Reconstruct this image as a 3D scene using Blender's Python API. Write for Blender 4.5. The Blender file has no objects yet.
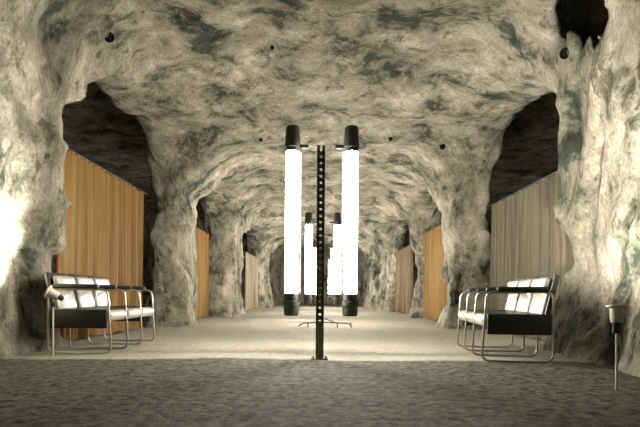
import bpy, bmesh, math, random
import numpy as np
from mathutils import Vector, Matrix
from mathutils.bvhtree import BVHTree
random.seed(4)
C = bpy.context.scene
COL = C.collection
PI = math.pi
CAM = Vector((0, 0, 0.62)); F = 500.0; HY = 294.0; ROLL = 0.0085

# ------------------------------------------------------------------ materials
def new_mat(name):
    m = bpy.data.materials.new(name); m.use_nodes = True
    nt = m.node_tree; b = nt.nodes['Principled BSDF']
    return m, nt, b
def N(nt, t, **kw):
    n = nt.nodes.new(t)
    for k, v in kw.items():
        if k in n.inputs.keys(): n.inputs[k].default_value = v
        else: setattr(n, k, v)
    return n
def simple(name, col, rough=0.5, metal=0.0, bump=0.0, bscale=40, var=0.25, coat=0.0, spec=0.5):
    m, nt, b = new_mat(name)
    tc = N(nt, 'ShaderNodeTexCoord')
    nz = N(nt, 'ShaderNodeTexNoise', Scale=bscale, Detail=4.0)
    nt.links.new(tc.outputs['Object'], nz.inputs['Vector'])
    r = N(nt, 'ShaderNodeValToRGB')
    r.color_ramp.elements[0].position = .3; r.color_ramp.elements[1].position = .75
    r.color_ramp.elements[0].color = (*[c*(1-var) for c in col], 1)
    r.color_ramp.elements[1].color = (*[min(1, c*(1+var*.5)) for c in col], 1)
    nt.links.new(nz.outputs['Fac'], r.inputs['Fac']); nt.links.new(r.outputs['Color'], b.inputs['Base Color'])
    b.inputs['Roughness'].default_value = rough; b.inputs['Metallic'].default_value = metal
    b.inputs['Coat Weight'].default_value = coat; b.inputs['Specular IOR Level'].default_value = spec
    if bump:
        bp = N(nt, 'ShaderNodeBump', Strength=bump, Distance=0.004)
        nt.links.new(nz.outputs['Fac'], bp.inputs['Height']); nt.links.new(bp.outputs['Normal'], b.inputs['Normal'])
    return m

def rock_mat(name, stretch=(1, 1, 1), rot=(0, 0, 0), bdist=.17):
    m, nt, b = new_mat(name)
    L = nt.links.new
    tc = N(nt, 'ShaderNodeTexCoord')
    mp = N(nt, 'ShaderNodeMapping'); mp.inputs['Scale'].default_value = stretch; mp.inputs['Rotation'].default_value = rot
    L(tc.outputs['Object'], mp.inputs['Vector'])
    big = N(nt, 'ShaderNodeTexNoise', Scale=1.15, Detail=10.0, Roughness=0.72, Distortion=0.35)
    L(mp.outputs['Vector'], big.inputs['Vector'])
    r1 = N(nt, 'ShaderNodeValToRGB'); cr = r1.color_ramp
    cr.elements[0].position = .39; cr.elements[0].color = (.05, .065, .048, 1)
    cr.elements[1].position = .66; cr.elements[1].color = (.66, .60, .50, 1)
    e = cr.elements.new(.46); e.color = (.25, .237, .18, 1)
    e = cr.elements.new(.56); e.color = (.41, .38, .305, 1)
    L(big.outputs['Fac'], r1.inputs['Fac'])
    # thin dark veins
    v = N(nt, 'ShaderNodeTexNoise', Scale=2.6, Detail=12.0, Roughness=0.75, Distortion=0.6)
    L(mp.outputs['Vector'], v.inputs['Vector'])
    r2 = N(nt, 'ShaderNodeValToRGB'); cr = r2.color_ramp
    cr.elements[0].position = .39; cr.elements[0].color = (.17, .17, .13, 1)
    cr.elements[1].position = .47; cr.elements[1].color = (1, 1, 1, 1)
    L(v.outputs['Fac'], r2.inputs['Fac'])
    mx = N(nt, 'ShaderNodeMixRGB', blend_type='MULTIPLY'); mx.inputs['Fac'].default_value = .75
    L(r1.outputs['Color'], mx.inputs['Color1']); L(r2.outputs['Color'], mx.inputs['Color2'])
    # fine salt speckle
    f = N(nt, 'ShaderNodeTexNoise', Scale=28.0, Detail=6.0, Roughness=0.75)
    L(tc.outputs['Object'], f.inputs['Vector'])
    r3 = N(nt, 'ShaderNodeValToRGB'); cr = r3.color_ramp
    cr.elements[0].position = .36; cr.elements[0].color = (.5, .5, .46, 1)
    cr.elements[1].position = .62; cr.elements[1].color = (1.0, 1.0, 1.0, 1)
    L(f.outputs['Fac'], r3.inputs['Fac'])
    m2 = N(nt, 'ShaderNodeMixRGB', blend_type='MULTIPLY'); m2.inputs['Fac'].default_value = .75
    L(mx.outputs['Color'], m2.inputs['Color1']); L(r3.outputs['Color'], m2.inputs['Color2'])
    L(m2.outputs['Color'], b.inputs['Base Color'])
    b.inputs['Roughness'].default_value = .85; b.inputs['Specular IOR Level'].default_value = .2
    ms = N(nt, 'ShaderNodeTexNoise', Scale=6.0, Detail=12.0, Roughness=0.68, Distortion=.5)
    L(mp.outputs['Vector'], ms.inputs['Vector'])
    ad = N(nt, 'ShaderNodeMath', operation='ADD')
    ml = N(nt, 'ShaderNodeMath', operation='MULTIPLY'); ml.inputs[1].default_value = .6
    L(v.outputs['Fac'], ml.inputs[0]); L(ml.outputs[0], ad.inputs[0]); L(ms.outputs['Fac'], ad.inputs[1])
    bp = N(nt, 'ShaderNodeBump', Strength=1.0, Distance=bdist)
    L(ad.outputs[0], bp.inputs['Height']); L(bp.outputs['Normal'], b.inputs['Normal'])
    return m

def floor_mat():
    m, nt, b = new_mat('packed_salt_sand'); L = nt.links.new
    tc = N(nt, 'ShaderNodeTexCoord')
    sx = N(nt, 'ShaderNodeSeparateXYZ'); L(tc.outputs['Object'], sx.inputs[0])
    wob = N(nt, 'ShaderNodeTexNoise', Scale=1.5, Detail=4.0); L(tc.outputs['Object'], wob.inputs['Vector'])
    w2 = N(nt, 'ShaderNodeMath', operation='MULTIPLY_ADD'); w2.inputs[1].default_value = .28
    L(wob.outputs['Fac'], w2.inputs[0]); L(sx.outputs['Y'], w2.inputs[2])
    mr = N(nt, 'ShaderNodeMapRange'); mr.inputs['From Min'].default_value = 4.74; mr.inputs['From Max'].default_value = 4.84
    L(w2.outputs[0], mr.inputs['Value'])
    n = N(nt, 'ShaderNodeTexNoise', Scale=15.0, Detail=9.0, Roughness=.75); L(tc.outputs['Object'], n.inputs['Vector'])
    sand = N(nt, 'ShaderNodeValToRGB'); cr = sand.color_ramp
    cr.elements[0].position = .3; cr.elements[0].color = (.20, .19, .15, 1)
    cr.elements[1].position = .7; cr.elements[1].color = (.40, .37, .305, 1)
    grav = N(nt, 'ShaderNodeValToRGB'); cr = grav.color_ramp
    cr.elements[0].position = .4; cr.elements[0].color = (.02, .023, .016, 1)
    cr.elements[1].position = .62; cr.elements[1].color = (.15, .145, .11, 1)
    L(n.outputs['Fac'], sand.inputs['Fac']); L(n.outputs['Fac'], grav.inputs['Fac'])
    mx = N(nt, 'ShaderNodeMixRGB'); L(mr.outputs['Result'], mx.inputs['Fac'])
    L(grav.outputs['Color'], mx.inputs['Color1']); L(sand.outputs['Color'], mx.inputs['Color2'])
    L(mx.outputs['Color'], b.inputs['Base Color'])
    b.inputs['Roughness'].default_value = .9; b.inputs['Specular IOR Level'].default_value = .15
    f = N(nt, 'ShaderNodeTexNoise', Scale=26.0, Detail=8.0, Roughness=.7); L(tc.outputs['Object'], f.inputs['Vector'])
    bp = N(nt, 'ShaderNodeBump', Strength=.8, Distance=.03)
    L(f.outputs['Fac'], bp.inputs['Height']); L(bp.outputs['Normal'], b.inputs['Normal'])
    return m

def emit_mat(name, col, s):
    m, nt, b = new_mat(name)
    b.inputs['Base Color'].default_value = (.9, .9, .88, 1)
    b.inputs['Emission Color'].default_value = (*col, 1); b.inputs['Emission Strength'].default_value = s
    return m

def cloth_mat(name, c1, c2):
    m, nt, b = new_mat(name); L = nt.links.new
    tc = N(nt, 'ShaderNodeTexCoord'); mp = N(nt, 'ShaderNodeMapping'); mp.inputs['Scale'].default_value = (1, 9, .25)
    L(tc.outputs['Object'], mp.inputs['Vector'])
    n = N(nt, 'ShaderNodeTexNoise', Scale=1.6, Detail=6.0, Roughness=.65); L(mp.outputs['Vector'], n.inputs['Vector'])
    r = N(nt, 'ShaderNodeValToRGB'); cr = r.color_ramp
    cr.elements[0].position = .38; cr.elements[0].color = (*c2, 1); cr.elements[1].position = .6; cr.elements[1].color = (*c1, 1)
    L(n.outputs['Fac'], r.inputs['Fac']); L(r.outputs['Color'], b.inputs['Base Color'])
    b.inputs['Roughness'].default_value = .6; b.inputs['Sheen Weight'].default_value = .2
    return m

M = {}
M['rock_wall'] = rock_mat('cave_rock', (1.15, 1.35, .85), (.25, .1, 0), bdist=.075)
M['rock_ceiling'] = M['rock_wall']
M['floor'] = floor_mat()
M['black'] = simple('black_enamel', (.012, .014, .012), .5, bump=.2)
M['vinyl'] = simple('black_vinyl', (.013, .013, .011), .32, bump=.3, bscale=90, coat=.3)
M['cream'] = simple('worn_pale_vinyl', (.38, .345, .285), .33, bump=.25, bscale=60, var=.18, coat=.4)
M['chrome'] = simple('brushed_tube', (.42, .40, .34), .3, metal=.85, var=.1)
M['iron'] = simple('dark_iron', (.028, .034, .026), .6, metal=.3, bump=.3)
M['socket'] = simple('hole_shade_black', (.006, .007, .006), .95, spec=.1)  # black paints the shade inside the drill holes
M['steel'] = simple('slotted_steel', (.22, .20, .15), .5, metal=.6, bump=.3)
M['pale_metal'] = simple('pale_painted_metal', (.62, .58, .48), .45, bump=.1, var=.12)
M['tube'] = emit_mat('glowing_tube', (1.0, .93, .825), 120.0)
M['bulb'] = emit_mat('glowing_bulb', (1.0, .93, .80), 25.0)
M['ochre'] = cloth_mat('ochre_cloth', (.42, .245, .055), (.27, .155, .038))
M['drab'] = cloth_mat('dim_lit_cloth', (.27, .225, .14), (.15, .135, .09))  # curtain cloth dulled, dimmer light put into its colour
M['brown'] = cloth_mat('dim_lit_brown_cloth', (.30, .20, .09), (.16, .13, .075))  # curtain cloth browned, weaker light painted in
M['pale'] = cloth_mat('bright_lit_cloth', (.55, .48, .34), (.40, .33, .2))  # curtain cloth lightened, stronger light painted in

# ------------------------------------------------------------------ helpers
def link(name, bm, mat, parent=None, smooth=True):
    me = bpy.data.meshes.new(name)
    bmesh.ops.recalc_face_normals(bm, faces=bm.faces)
    bm.to_mesh(me); bm.free()
    if smooth:
        me.polygons.foreach_set('use_smooth', [True]*len(me.polygons))
        try: me.set_sharp_from_angle(angle=math.radians(38))
        except Exception: pass
    me.materials.append(mat)
    o = bpy.data.objects.new(name, me); COL.objects.link(o)
    if parent: o.parent = parent
    return o
def thing(name, label, cat, loc=(0, 0, 0), rz=0, group=None):
    o = bpy.data.objects.new(name, None); COL.objects.link(o)
    o.location = loc; o.rotation_euler = (0, 0, rz); o.empty_display_size = .1
    o['label'] = label; o['category'] = cat
    if group: o['group'] = group
    return o
def dup(root, label, loc, rz=0):
    r = root.copy(); COL.objects.link(r); r.location = loc; r.rotation_euler = (0, 0, rz); r['label'] = label
    for ch in list(root.children):
        c = ch.copy(); COL.objects.link(c); c.parent = r
        for g in list(ch.children):
            d = g.copy(); COL.objects.link(d); d.parent = c
    return r
def box(bm, c, s, bev=0.0, seg=2, rot=None):
    r = bmesh.ops.create_cube(bm, size=1.0)
    vs = r['verts']
    bmesh.ops.scale(bm, vec=s, verts=vs)
    if bev:
        es = list({e for v in vs for e in v.link_edges})
        rb = bmesh.ops.bevel(bm, geom=es, offset=bev, segments=seg, profile=.5, affect='EDGES')
        vs = list({v for f in rb['faces'] for v in f.verts} | {v for v in vs if v.is_valid})
    if rot: bmesh.ops.rotate(bm, cent=(0, 0, 0), matrix=rot, verts=vs)
    bmesh.ops.translate(bm, vec=c, verts=vs)
    return vs
def tube(bm, pts, r, n=10, cap=True):
    pts = [Vector(p) for p in pts]; rings = []
    T0 = (pts[1]-pts[0]).normalized()
    ref = Vector((0, 1, 0)) if abs(T0.y) < .9 else Vector((1, 0, 0))
    U = T0.cross(ref).normalized()
    for i, p in enumerate(pts):
        a = pts[max(0, i-1)]; b = pts[min(len(pts)-1, i+1)]; T = (b-a).normalized()
        U = (U - T*U.dot(T)).normalized(); V = T.cross(U)
        rings.append([bm.verts.new(p + r*(math.cos(2*PI*k/n)*U + math.sin(2*PI*k/n)*V)) for k in range(n)])
    for a, b in zip(rings, rings[1:]):
        for k in range(n): bm.faces.new((a[k], a[(k+1) % n], b[(k+1) % n], b[k]))
    if cap: bm.faces.new(rings[0][::-1]); bm.faces.new(rings[-1])
def lathe(bm, prof, n=24, mat=None):
    rings = []; new = []
    for r, z in prof:
        ring = [bm.verts.new((r*math.cos(2*PI*k/n), r*math.sin(2*PI*k/n), z)) for k in range(n)] if r > 1e-5 else [bm.verts.new((0, 0, z))]
        rings.append(ring); new += ring
    for a, b in zip(rings, rings[1:]):
        for k in range(n):
            k2 = (k+1) % n
            if len(a) == 1 and len(b) == 1: continue
            if len(a) == 1: bm.faces.new((a[0], b[k2], b[k]))
            elif len(b) == 1: bm.faces.new((a[k], a[k2], b[0]))
            else: bm.faces.new((a[k], a[k2], b[k2], b[k]))
    if mat is not None: bmesh.ops.transform(bm, matrix=mat, verts=new)
def arc(pts, r, n=6):      # round the corners of a polyline
    pts = [Vector(p) for p in pts]; out = [pts[0]]
    for i in range(1, len(pts)-1):
        p = pts[i]; a = (pts[i-1]-p).normalized(); b = (pts[i+1]-p).normalized()
        s, e = p+a*r, p+b*r
        for k in range(n+1):
            t = k/n; out.append(s*(1-t)**2 + p*2*t*(1-t) + e*t*t)
    out.append(pts[-1]); return out

# ------------------------------------------------------------------ numpy noise
rng = np.random.RandomState(11)
PERM = np.concatenate([rng.permutation(256)]*3).astype(np.int32)
GR = rng.normal(size=(256, 3)); GR /= np.linalg.norm(GR, axis=1)[:, None]
def perlin(x, y, z):
    xi = np.floor(x).astype(np.int32); yi = np.floor(y).astype(np.int32); zi = np.floor(z).astype(np.int32)
    xf, yf, zf = x-xi, y-yi, z-zi
    u = xf*xf*xf*(xf*(xf*6-15)+10); v = yf*yf*yf*(yf*(yf*6-15)+10); w = zf*zf*zf*(zf*(zf*6-15)+10)
    xi &= 255; yi &= 255; zi &= 255
    def g(dx, dy, dz):
        h = PERM[PERM[PERM[xi+dx]+yi+dy]+zi+dz]; q = GR[h]
        return q[:, 0]*(xf-dx)+q[:, 1]*(yf-dy)+q[:, 2]*(zf-dz)
    l = lambda a, b, t: a+(b-a)*t
    return l(l(l(g(0,0,0), g(1,0,0), u), l(g(0,1,0), g(1,1,0), u), v), l(l(g(0,0,1), g(1,0,1), u), l(g(0,1,1), g(1,1,1), u), v), w)
def fbm(x, y, z, o=3, s=1.0):
    r = 0; a = 1.0
    for i in range(o):
        r = r + a*perlin(x*s+17*i+300, y*s+5*i+300, z*s+31*i+300); a *= .5; s *= 2.1
    return r

# ------------------------------------------------------------------ the cave
BAYS_L = [(7.4, 1.6), (11.8, 1.5), (18.6, 2.8), (25.5, 1.5)]
BAYS_R = [(7.45, 1.65), (11.6, 1.6), (16.1, 1.8), (22.0, 1.3), (26.6, 1.3)]
def rbox(a, ha, b, hb, r):
    qa = a-ha+r; qb = b-hb+r
    return np.sqrt(np.maximum(qa, 0)**2+np.maximum(qb, 0)**2)+np.minimum(np.maximum(qa, qb), 0)-r
def smin(a, b, k):
    h = np.clip(.5+.5*(b-a)/k, 0, 1)
    return b+(a-b)*h-k*h*(1-h)
def field(X, Y, Z):
    ax = np.abs(X); left = X < 0
    st = lambda a, b, v: np.clip((v-a)/(b-a), 0, 1)**2*(3-2*np.clip((v-a)/(b-a), 0, 1))
    w = np.where(left, 2.80-.35*st(5.6, 8.3, Y)+.22*np.clip(1-Z/1.6, 0, 1)*(1-st(6, 8, Y)), 2.62-.22*st(5.8, 8.3, Y)+.22*np.exp(-((Y-13.8)/1.1)**2))
    w = w-.18*np.exp(-np.maximum(Z, 0)/.28)
    top = 3.85-.5*st(5.8, 8.8, Y)-.15*st(12, 20, Y)
    rib = .10*st(9.5, 13, Y)*np.sin(Y*2*PI/1.45+.5*np.sin(X*1.3))
    d = rbox(ax, w, Z, top, .9+.35*st(6, 8.8, Y))+rib
    d = np.maximum(d, Y-30.0)
    for bays, msk in ((BAYS_L, left), (BAYS_R, ~left)):
        for c, a in bays:
            t = 3.4 if c < 9 else 3.0
            o = rbox(np.abs(Y-c), a, Z, t, 0.95 if c < 9 else 0.9)
            o = np.maximum(o, ax-4.6)
            o = np.where(msk, o, 9.0)
            d = smin(d, o, .28)
    g = rbox(np.abs(ax-6.2), 3.0, Z, 5.0, .9)
    g = np.maximum(g, np.maximum(6.0-Y, Y-29.0))
    d = smin(d, g, .3)
    e = (np.sqrt(((X-3.0)/.68)**2+((Y-5.05)/.8)**2+((Z-4.0)/.95)**2)-1)*.6
    d = smin(d, e, .15)
    near = np.abs(d) < .65
    x, y, z = X[near], Y[near], Z[near]
    n = .22*fbm(x, y, z*.7, 2, .55)+.16*fbm(x+9, y, z, 3, 1.5)
    # long gouged flutes running up the pillars
    n += .15*np.abs(fbm(x*1.4+4, y*1.4+z*.5, z*.35, 3, 1.9))-.045
    fl = 1-np.abs(fbm(x*.9, y*.9, z*.5+7, 2, 1.2))*2
    n += -.07*np.maximum(fl, 0)**4
    n *= 1-.5*np.clip((z-2.7)/.5, 0, 1)
    d[near] = d[near]+n
    return d
def yaxis():
    ys = [-2.2]; y = -2.2
    while y < 31.2:
        s = .12 if y < 3.2 else (.05 if y < 9.5 else .05+.012*(y-9.5))
        y += min(s, .2); ys.append(y)
    return np.array(ys)
xs = np.concatenate([np.arange(-9.8, -4, .13), np.arange(-4, 4.001, .055), np.arange(4.13, 9.9, .13)])
ys = yaxis(); zs = np.arange(-.25, 5.5, .06)
nx, ny, nz = len(xs), len(ys), len(zs)
FD = np.empty((nx, ny, nz), np.float32)
for j in range(0, ny, 40):
    Xg, Yg, Zg = np.meshgrid(xs, ys[j:j+40], zs, indexing='ij')
    FD[:, j:j+40, :] = field(Xg, Yg, Zg)
# surface nets
S = FD < 0
cs = np.zeros((nx-1, ny-1, nz-1), np.int8)
for a in (0, 1):
    for b in (0, 1):
        for c in (0, 1): cs += S[a:nx-1+a, b:ny-1+b, c:nz-1+c]
act = (cs > 0) & (cs < 8)
idx = -np.ones(act.shape, np.int64); ci = np.argwhere(act); idx[act] = np.arange(len(ci))
i, j, k = ci.T
P = np.zeros((len(ci), 3)); W = np.zeros(len(ci))
crn = [(a, b, c) for a in (0, 1) for b in (0, 1) for c in (0, 1)]
for p in crn:
    for ax_ in range(3):
        if p[ax_] == 1: continue
        q = list(p); q[ax_] = 1
        f0 = FD[i+p[0], j+p[1], k+p[2]]; f1 = FD[i+q[0], j+q[1], k+q[2]]
        cr_ = (f0 < 0) != (f1 < 0)
        t = np.where(cr_, f0/np.where(cr_, f0-f1, 1), 0)
        p0 = np.stack([xs[i+p[0]], ys[j+p[1]], zs[k+p[2]]], 1); p1 = np.stack([xs[i+q[0]], ys[j+q[1]], zs[k+q[2]]], 1)
        P += (p0+(p1-p0)*t[:, None])*cr_[:, None]; W += cr_
P /= W[:, None]
quads = []
for ax_ in range(3):
    A = S[:-1] if ax_ == 0 else (S[:, :-1] if ax_ == 1 else S[:, :, :-1])
    B = S[1:] if ax_ == 0 else (S[:, 1:] if ax_ == 1 else S[:, :, 1:])
    e = np.argwhere(A != B); o1, o2 = [(1, 2), (2, 0), (0, 1)][ax_]
    lim = (nx-1, ny-1, nz-1)
    ok = (e[:, o1] > 0) & (e[:, o2] > 0) & (e[:, o1] < lim[o1]) & (e[:, o2] < lim[o2]); e = e[ok]
    u = np.zeros(3, int); u[o1] = 1; v = np.zeros(3, int); v[o2] = 1
    q = np.stack([idx[tuple((e-u-v).T)], idx[tuple((e-v).T)], idx[tuple(e.T)], idx[tuple((e-u).T)]], 1)
    inside = A[tuple(e.T)]
    q[inside] = q[inside][:, ::-1]      # normals towards the cavity
    quads.append(q)
Q = np.concatenate(quads); Q = Q[(Q >= 0).all(1)]
fn = np.cross(P[Q[:, 2]]-P[Q[:, 0]], P[Q[:, 3]]-P[Q[:, 1]])
VN = np.zeros_like(P)
for c in range(4):
    for a in range(3): VN[:, a] += np.bincount(Q[:, c], fn[:, a], len(P))
VN /= np.linalg.norm(VN, axis=1)[:, None]+1e-12
fc = P[Q].mean(1); fnn = fn/(np.linalg.norm(fn, axis=1)[:, None]+1e-12)
n1 = fbm(fc[:, 0], fc[:, 1], fc[:, 2], 2, .7)*.3
ceil = (fc[:, 2]+n1 > 2.75)
far = (fc[:, 1] > 29.4) & (np.abs(fc[:, 0]) < 2.5) & ~ceil
lt = (fc[:, 0] < 0) & ~ceil & ~far; rt = (fc[:, 0] >= 0) & ~ceil & ~far
BV = BVHTree.FromPolygons([tuple(p) for p in P], [tuple(int(a) for a in q) for q in Q])
for nm, msk, mt in (('ceiling', ceil, 'rock_ceiling'), ('wall_left', lt, 'rock_wall'), ('wall_right', rt, 'rock_wall'), ('wall_far', far, 'rock_wall')):
    q = Q[msk]; us, inv = np.unique(q, return_inverse=True); q = inv.reshape(q.shape)
    me = bpy.data.meshes.new(nm)
    me.vertices.add(len(us)); me.vertices.foreach_set('co', P[us].ravel())
    me.loops.add(q.size); me.loops.foreach_set('vertex_index', q.ravel().astype(np.int32))
    me.polygons.add(len(q)); me.polygons.foreach_set('loop_start', np.arange(0, q.size, 4, dtype=np.int32))
    me.update(calc_edges=True); me.validate()
    me.polygons.foreach_set('use_smooth', [True]*len(me.polygons))
    me.normals_split_custom_set_from_vertices([tuple(v) for v in VN[us]])
    me.materials.append(M[mt])
    o = bpy.data.objects.new(nm, me); COL.objects.link(o); o['kind'] = 'structure'

# floor
fx = np.linspace(-10, 10, 210); fy = np.concatenate([np.arange(-2.2, 1, .15), np.arange(1, 10, .05), np.arange(10, 31.4, .14)])
GX, GY = np.meshgrid(fx, fy, indexing='ij')
def floor_h(x, y):
    x = np.atleast_1d(np.asarray(x, float)).ravel(); y = np.atleast_1d(np.asarray(y, float)).ravel()
    h = .035*fbm(x, y, x*0+3, 2, .6)+.008*fbm(x, y, x*0+9, 3, 3.0)
    lump = .012*fbm(x, y, x*0+1, 2, 6.0)*(y < 4.6)
    return h+lump
H = floor_h(GX, GY).reshape(GX.shape)
me = bpy.data.meshes.new('floor')
n0, n1_ = GX.shape
vid = np.arange(n0*n1_).reshape(n0, n1_)
fq = np.stack([vid[:-1, :-1], vid[1:, :-1], vid[1:, 1:], vid[:-1, 1:]], -1).reshape(-1, 4)
me.from_pydata(np.stack([GX, GY, H], -1).reshape(-1, 3).tolist(), [], fq.tolist())
me.polygons.foreach_set('use_smooth', [True]*len(me.polygons)); me.materials.append(M['floor'])
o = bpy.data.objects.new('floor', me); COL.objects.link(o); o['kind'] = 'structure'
def fz(x, y): return float(floor_h(x, y)[0])

# ------------------------------------------------------------------ curtains hung across the side openings
def curtain(x, y0, y1, h, mat, label, seed, dx=0.0):
    rr = random.Random(seed)
    L = y1-y0
    t = thing('curtain', label, 'curtain', (x, (y0+y1)/2, fz(x, (y0+y1)/2)), math.atan2(-dx, L))
    bm = bmesh.new(); n = int(L/.014); rows = 14; grid = []
    ph = [rr.uniform(0, 6.28) for _ in range(4)]
    pos = 0
    for a in range(n+1):
        yy = -L/2+L*a/n; colv = []
        for b in range(rows+1):
            z = .03+(h-.03)*b/rows
            s = 1-.35*b/rows
            off = s*(.035*math.sin(yy*2*PI/.17+ph[0]+.9*math.sin(yy*3.1+ph[1]))+.022*math.sin(yy*2*PI/.41+ph[2])
                     + .012*math.sin(yy*11+z*1.3+ph[3]))
            colv.append(bm.verts.new((off, yy, z)))
        grid.append(colv)
    for a in range(n):
        for b in range(rows): bm.faces.new((grid[a][b], grid[a+1][b], grid[a+1][b+1], grid[a][b+1]))
    bmesh.ops.solidify(bm, geom=bm.faces[:], thickness=.004)
    link('curtain_cloth', bm, mat, t)
    bm = bmesh.new(); tube(bm, [(0, -L/2-.25, h+.012), (0, L/2+.25, h+.012)], .016, 8); link('curtain_rail', bm, M['iron'], t)
    return t
curtain(-3.05, 5.75, 8.5, 2.33, M['ochre'], 'ochre pleated curtain behind the left bench, filling the nearest opening', 1)
curtain(3.02, 5.75, 8.75, 2.20, M['drab'], 'pleated curtain behind the right bench, painted drab grey-brown for dimmer light', 2)
curtain(-2.92, 10.3, 13.1, 2.15, M['ochre'], 'narrow-looking ochre and grey striped curtain beyond the left bench pillar', 3)
curtain(2.72, 10.15, 13.0, 2.2, M['ochre'], 'bright ochre curtain in the second opening on the right wall', 4)
curtain(-2.65, 17.9, 21.3, 2.1, M['pale'], 'small curtain far down the left side, painted pale cream for brighter light', 5)
curtain(2.68, 14.5, 17.8, 2.1, M['brown'], 'curtain in the third opening, far down the right side, painted brownish for dimmer light', 6)

# ------------------------------------------------------------------ benches
def make_bench(label, loc, rz):
    t = thing('bench', label, 'bench', loc, rz, 'three-seat lounge benches')
    SW = .435; LEN = SW*3; D = .60
    for s in range(4):
        y = -LEN/2+SW*s
        pts = arc([(.27, y, .64), (.30, y, .62), (.30, y, .014), (-.29, y, .014), (-.29, y, .64), (.25, y, .64)], .001)
        path = arc([(-.30, y, .30), (-.30, y, .645), (.29, y, .645), (.33, y, .014), (-.30, y, .014), (-.30, y, .31)], .075, 8)
        bm = bmesh.new(); tube(bm, path, .0105, 10); link('arm_frame', bm, M['chrome'], t)
        bm = bmesh.new(); box(bm, (-.03, y, .672), (.46, .055, .048), .02, 3); link('armrest', bm, M['black'], t)
    rot = Matrix.Rotation(math.radians(-13), 3, 'Y')
    for s in range(3):
        y = -LEN/2+SW*(s+.5)
        # seat: slab with a fat rounded front roll
        bm = bmesh.new(); box(bm, (-.02, y, .385), (.50, SW-.045, .10), .03, 4); st = link('seat', bm, M['vinyl'], t)
        bm = bmesh.new(); prof = []
        n = 16; w = (SW-.05)/2
        rings = []
        for yy, k in ((-w, .0), (-w, .80), (-w+.012, .95), (-w+.035, 1), (w-.035, 1), (w-.012, .95), (w, .80), (w, 0)):
            rings.append([bm.verts.new((.275+.056*k*math.cos(2*PI*a/n), y+yy, .38+.058*k*math.sin(2*PI*a/n))) for a in range(n)])
        for a, b in zip(rings, rings[1:]):
            for k in range(n): bm.faces.new((a[k], a[(k+1) % n], b[(k+1) % n], b[k]))
        bmesh.ops.remove_doubles(bm, verts=bm.verts, dist=1e-5)
        link('front_roll', bm, M['cream'], st)['label'] = 'rounded front edge of the seat cushion, highlight painted pale'  # pale colour paints the highlight on the black seat's front roll
        # back: dark shell, pale padded face in two cushions
        bm = bmesh.new(); box(bm, (0, 0, 0), (.05, SW-.006, .46), .016, 3, rot); bmesh.ops.translate(bm, vec=(-.285, y, .585), verts=bm.verts)
        bk = link('backrest', bm, M['vinyl'], t)
        for zc, hh in ((.145, .10), (-.035, .24)):
            bm = bmesh.new(); box(bm, (.035, 0, zc), (.05, SW-.055, hh), .022, 4, rot)
            bmesh.ops.translate(bm, vec=(-.285, y, .585), verts=bm.verts)
            link('back_cushion', bm, M['cream'], bk)['label'] = 'pale padded cushion with dark seams'
    bm = bmesh.new(); tube(bm, [(.2, -LEN/2, .325), (.2, LEN/2, .325)], .014, 8); link('front_rail', bm, M['iron'], t)
    bm = bmesh.new(); tube(bm, [(-.25, -LEN/2, .325), (-.25, LEN/2, .325)], .014, 8); link('rear_rail', bm, M['iron'], t)
    for sy in (-1, 1):
        bm = bmesh.new(); box(bm, (-.005, sy*(LEN/2-.016), .35), (.57, .03, .19), .012, 3); link('side_shade_panel', bm, M['black'], t)  # black seat side, made taller to paint the dark under the seat
    return t
b1 = make_bench('tubular steel bench with pale back cushions against the left wall, before the ochre curtain', (-2.40, 5.62, fz(-2.44, 5.6)), 0)
b2 = dup(b1, 'tubular steel bench with pale back cushions on the right, before the drab curtain', (1.88, 5.2, fz(1.97, 5.2)), PI-.10)

# ------------------------------------------------------------------ hanging tube lamps
def hang_top(x, y):
    h = BV.ray_cast(Vector((x, y, 1.0)), Vector((0, 0, 1)))
    return h[0].z if h[0] else 3.4
def make_lamp(label, x, y, side):
    t = thing('tube_lamp', label, 'lamp', (x, y, .39), 0, 'vertical glowing tube lamps')
    lamp_parts(t, side, hang_top(x, y)-.39); return t
def lamp_parts(t, side, top):
    bm = bmesh.new(); lathe(bm, [(0, .20), (.05, .20), (.067, .23), (.070, .27), (.070, 1.70), (.064, 1.74), (.05, 1.755), (0, 1.755)], 28)
    link('glass_tube', bm, M['tube'], t)
    bm = bmesh.new(); lathe(bm, [(0, 1.72), (.072, 1.72), (.074, 1.76), (.083, 1.765), (.085, 1.80), (.080, 1.81), (.072, 1.965), (.064, 1.985), (0, 1.992)], 24)
    link('top_cap', bm, M['iron'], t)
    bm = bmesh.new(); lathe(bm, [(0, 0), (.066, .0), (.078, .012), (.082, .10), (.088, .105), (.088, .15), (.078, .155), (.076, .235), (.0, .235)], 24)
    link('bottom_cap', bm, M['iron'], t)
    bm = bmesh.new(); box(bm, (side*.115, 0, 1.775), (.11, .05, .035), .006, 2); link('bracket', bm, M['iron'], t)
    bm = bmesh.new(); tube(bm, [(side*.092, 0, .12), (side*.092, 0, 1.76)], .005, 6); link('side_rod', bm, M['iron'], t)
    bm = bmesh.new(); tube(bm, [(0, 0, 1.985), (0, 0, top+.004)], .001, 6); link('cable', bm, M['steel'], t)
make_lamp('left tube of the nearest and tallest pair of glowing lamps', -.300, 5.25, 1)
make_lamp('right tube of the nearest and tallest pair of glowing lamps', .317, 5.25, -1)
make_lamp('left tube of the middle-distance pair of glowing lamps', -.255, 10.8, 1)
make_lamp('right tube of the middle-distance pair of glowing lamps', .365, 10.8, -1)
make_lamp('left tube of the added third lamp pair, brightening the far tunnel', -.20, 16.4, 1)  # extra pair, added to brighten the far tunnel
make_lamp('right tube of the added third lamp pair, brightening the far tunnel', .42, 16.4, -1)

make_lamp('left tube of the added farthest lamp pair, brightening the tunnel end', -.18, 22.0, 1)  # another added pair, lighting the tunnel towards its end
make_lamp('right tube of the added farthest lamp pair, brightening the tunnel end', .44, 22.0, -1)

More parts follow.
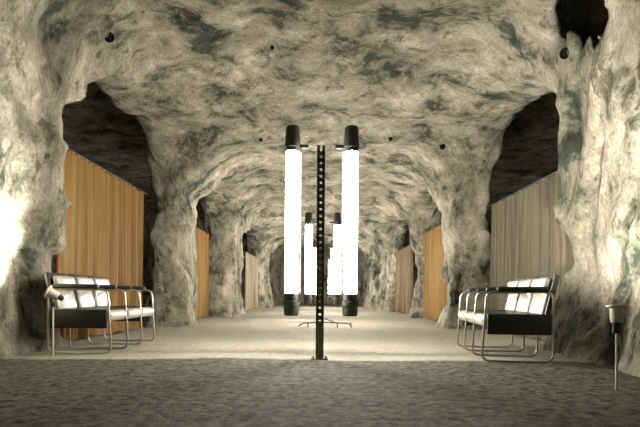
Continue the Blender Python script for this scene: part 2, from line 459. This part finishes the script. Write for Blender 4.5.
# ------------------------------------------------------------------ slotted post
t = thing('slotted_post', 'tall slotted steel post standing upright between the nearest tube lamps', 'post', (0, 4.72, fz(0, 4.72)))
bm = bmesh.new(); Hh = 2.03; hw = .036
for s in (-1, 1):
    box(bm, (s*(hw-.0125), 0, Hh/2), (.025, .004, Hh-.02))
    box(bm, (s*hw, .018, Hh/2), (.004, .04, Hh-.02))
z = .02
while z < Hh-.03:
    box(bm, (0, 0, z), (.052, .004, .042)); z += .062
box(bm, (0, .0, .18), (.05, .006, .36))
link('upright', bm, M['steel'], t, False)
bm = bmesh.new(); box(bm, (0, .015, .006), (.16, .14, .012), .003, 1)
for sx in (-1, 1):
    for sy in (-1, 1):
        lathe(bm, [(0, .012), (.009, .012), (.009, .022), (0, .022)], 6, Matrix.Translation((sx*.06, .015+sy*.05, 0)))
link('base_plate', bm, M['iron'], t)

# ------------------------------------------------------------------ low trestle on the floor between the lamps
t = thing('trestle', 'low thin metal trestle lying across the floor behind the slotted post', 'trestle', (.08, 9.3, fz(.08, 9.3)))
bm = bmesh.new(); tube(bm, arc([(-.47, 0, .02), (-.40, 0, .075), (0, 0, .10), (.46, 0, .075), (.52, 0, .02)], .05), .010, 8); link('crossbar', bm, M['iron'], t)
bm = bmesh.new(); tube(bm, [(.0, 0, .17), (.22, .0, .085), (.42, 0, .08)], .009, 8); link('brace', bm, M['iron'], t)
for x in (.25, -.3, .5):
    bm = bmesh.new(); tube(bm, [(x, 0, .088), (x, -.05, 0)], .010, 8); link('leg', bm, M['iron'], t)

# ------------------------------------------------------------------ stake spotlights that wash the walls
def make_spot(label, loc, headz, lean, aim, power, size):
    t = thing('stake_spotlight', label, 'spotlight', loc, 0, 'spotlights on stakes')
    bm = bmesh.new(); tube(bm, [(0, 0, -.04), (0, 0, headz-.10)], .0075, 8); link('stake', bm, M['pale_metal'], t)
    d = Vector(aim)-Vector(loc)-Vector((0, 0, headz)); q = (lean if lean else d).to_track_quat('Z', 'Y')
    base = Matrix.Translation((0, 0, headz)) @ q.to_matrix().to_4x4()
    bm = bmesh.new()
    lathe(bm, [(0, -.055), (.030, -.055), (.038, -.045), (.045, .04), (.064, .046), (.066, .058), (.058, .06), (.040, .035), (.034, -.02), (0, -.03)], 26, base)
    hd = link('lamp_head', bm, M['pale_metal'], t)
    bm = bmesh.new(); lathe(bm, [(0, -.10), (.020, -.10), (.026, -.09), (.026, -.06), (.032, -.052), (0, -.05)], 16, base); link('socket', bm, M['iron'], t)
    bm = bmesh.new(); box(bm, (0, 0, headz-.10), (.05, .02, .05), .006, 2); link('clamp', bm, M['iron'], t)
    bm = bmesh.new(); lathe(bm, [(0, .0), (.022, .004), (.03, .018), (.022, .034), (0, .04)], 16, base); link('bulb', bm, M['bulb'], hd)
    L = bpy.data.lights.new('spot_beam', 'SPOT'); L.energy = power; L.color = (1, .94, .82); L.spot_size = size; L.spot_blend = .9; L.shadow_soft_size = .03
    lo = bpy.data.objects.new('spot_beam', L); COL.objects.link(lo); lo.parent = hd
    dn = q @ Vector((0, 0, 1))
    lo.location = Vector((0, 0, headz))+dn*.065; lo.rotation_euler = (d).to_track_quat('-Z', 'Y').to_euler()
    return t
make_spot('spotlight on a thin stake at the foot of the right wall', (1.96, 3.3, fz(1.96, 3.3)), .50, Vector((.08, .12, 1)), (2.42, 4.0, 1.12), 800, math.radians(85))
make_spot('spotlight on a thin stake in front of the left bench', (-2.56, 4.80, fz(-2.56, 4.80)), .60, Vector((-1, -.25, .55)), (-2.98, 4.45, 1.2), 800, math.radians(95))

# ------------------------------------------------------------------ drill holes in the rock: black cups painting their inner shade
def px_dir(px, py):
    x = (px-320); y = (HY-py)
    c, s = math.cos(-ROLL), math.sin(-ROLL)
    # undo the camera roll
    x, y = x*c-y*s, x*s+y*c
    return Vector((x, F, y)).normalized()
for (px, py, r, lab) in ((104, 40, .06, 'large round drill hole, shade painted black, high on the left of the rock ceiling'),
                    (562, 49, .055, 'large round drill hole, shade painted black, high on the right of the rock ceiling'),
                    (268, 48, .022, 'small dark drill hole, shade painted black, in the ceiling left of the slotted post'),
                    (388, 137, .035, 'drill hole, shade painted black, in the ceiling just right of the nearest lamps'),
                    (258, 140, .03, 'drill hole, shade painted black, in the ceiling just left of the nearest lamps'),
                    (440, 144, .05, 'drill hole, shade painted black, where the ceiling meets the right pillar')):
    h = BV.ray_cast(CAM, px_dir(px, py))
    if not h[0]: continue
    nrm = (h[1] - px_dir(px, py)*.8).normalized()
    bm = bmesh.new(); n = 20
    lathe(bm, [(r, -.14), (r, .0), (r*.97, .012), (r*.86, .012), (r*.82, .0), (r*.80, -.012), (0, -.013)], n)
    ob = link('drill_hole_shade', bm, M['socket'])
    ob.location = h[0]+nrm*.025; ob.rotation_euler = nrm.to_track_quat('Z', 'Y').to_euler()
    ob['label'] = lab; ob['category'] = 'socket'; ob['group'] = 'drill holes in the rock, shade painted black'

# ------------------------------------------------------------------ world, camera
w = bpy.data.worlds.new('world'); C.world = w; w.use_nodes = True
bg = w.node_tree.nodes['Background']; bg.inputs[0].default_value = (.5, .75, .55, 1); bg.inputs[1].default_value = .02
cd = bpy.data.cameras.new('camera'); cam = bpy.data.objects.new('camera', cd); COL.objects.link(cam)
cd.sensor_width = 36; cd.lens = F*36/640; cd.clip_start = .05; cd.clip_end = 100
a = ROLL
cam.location = CAM; cam.rotation_euler = (Matrix.Rotation(PI/2, 3, 'X') @ Matrix.Rotation(a, 3, 'Z')).to_euler()
cd.shift_y = (HY-213.5)/640
C.camera = cam
C.view_settings.view_transform = 'Standard'; C.view_settings.look = 'None'
C.view_settings.exposure = -0.08; C.view_settings.gamma = 1; C.view_settings.use_curve_mapping = False
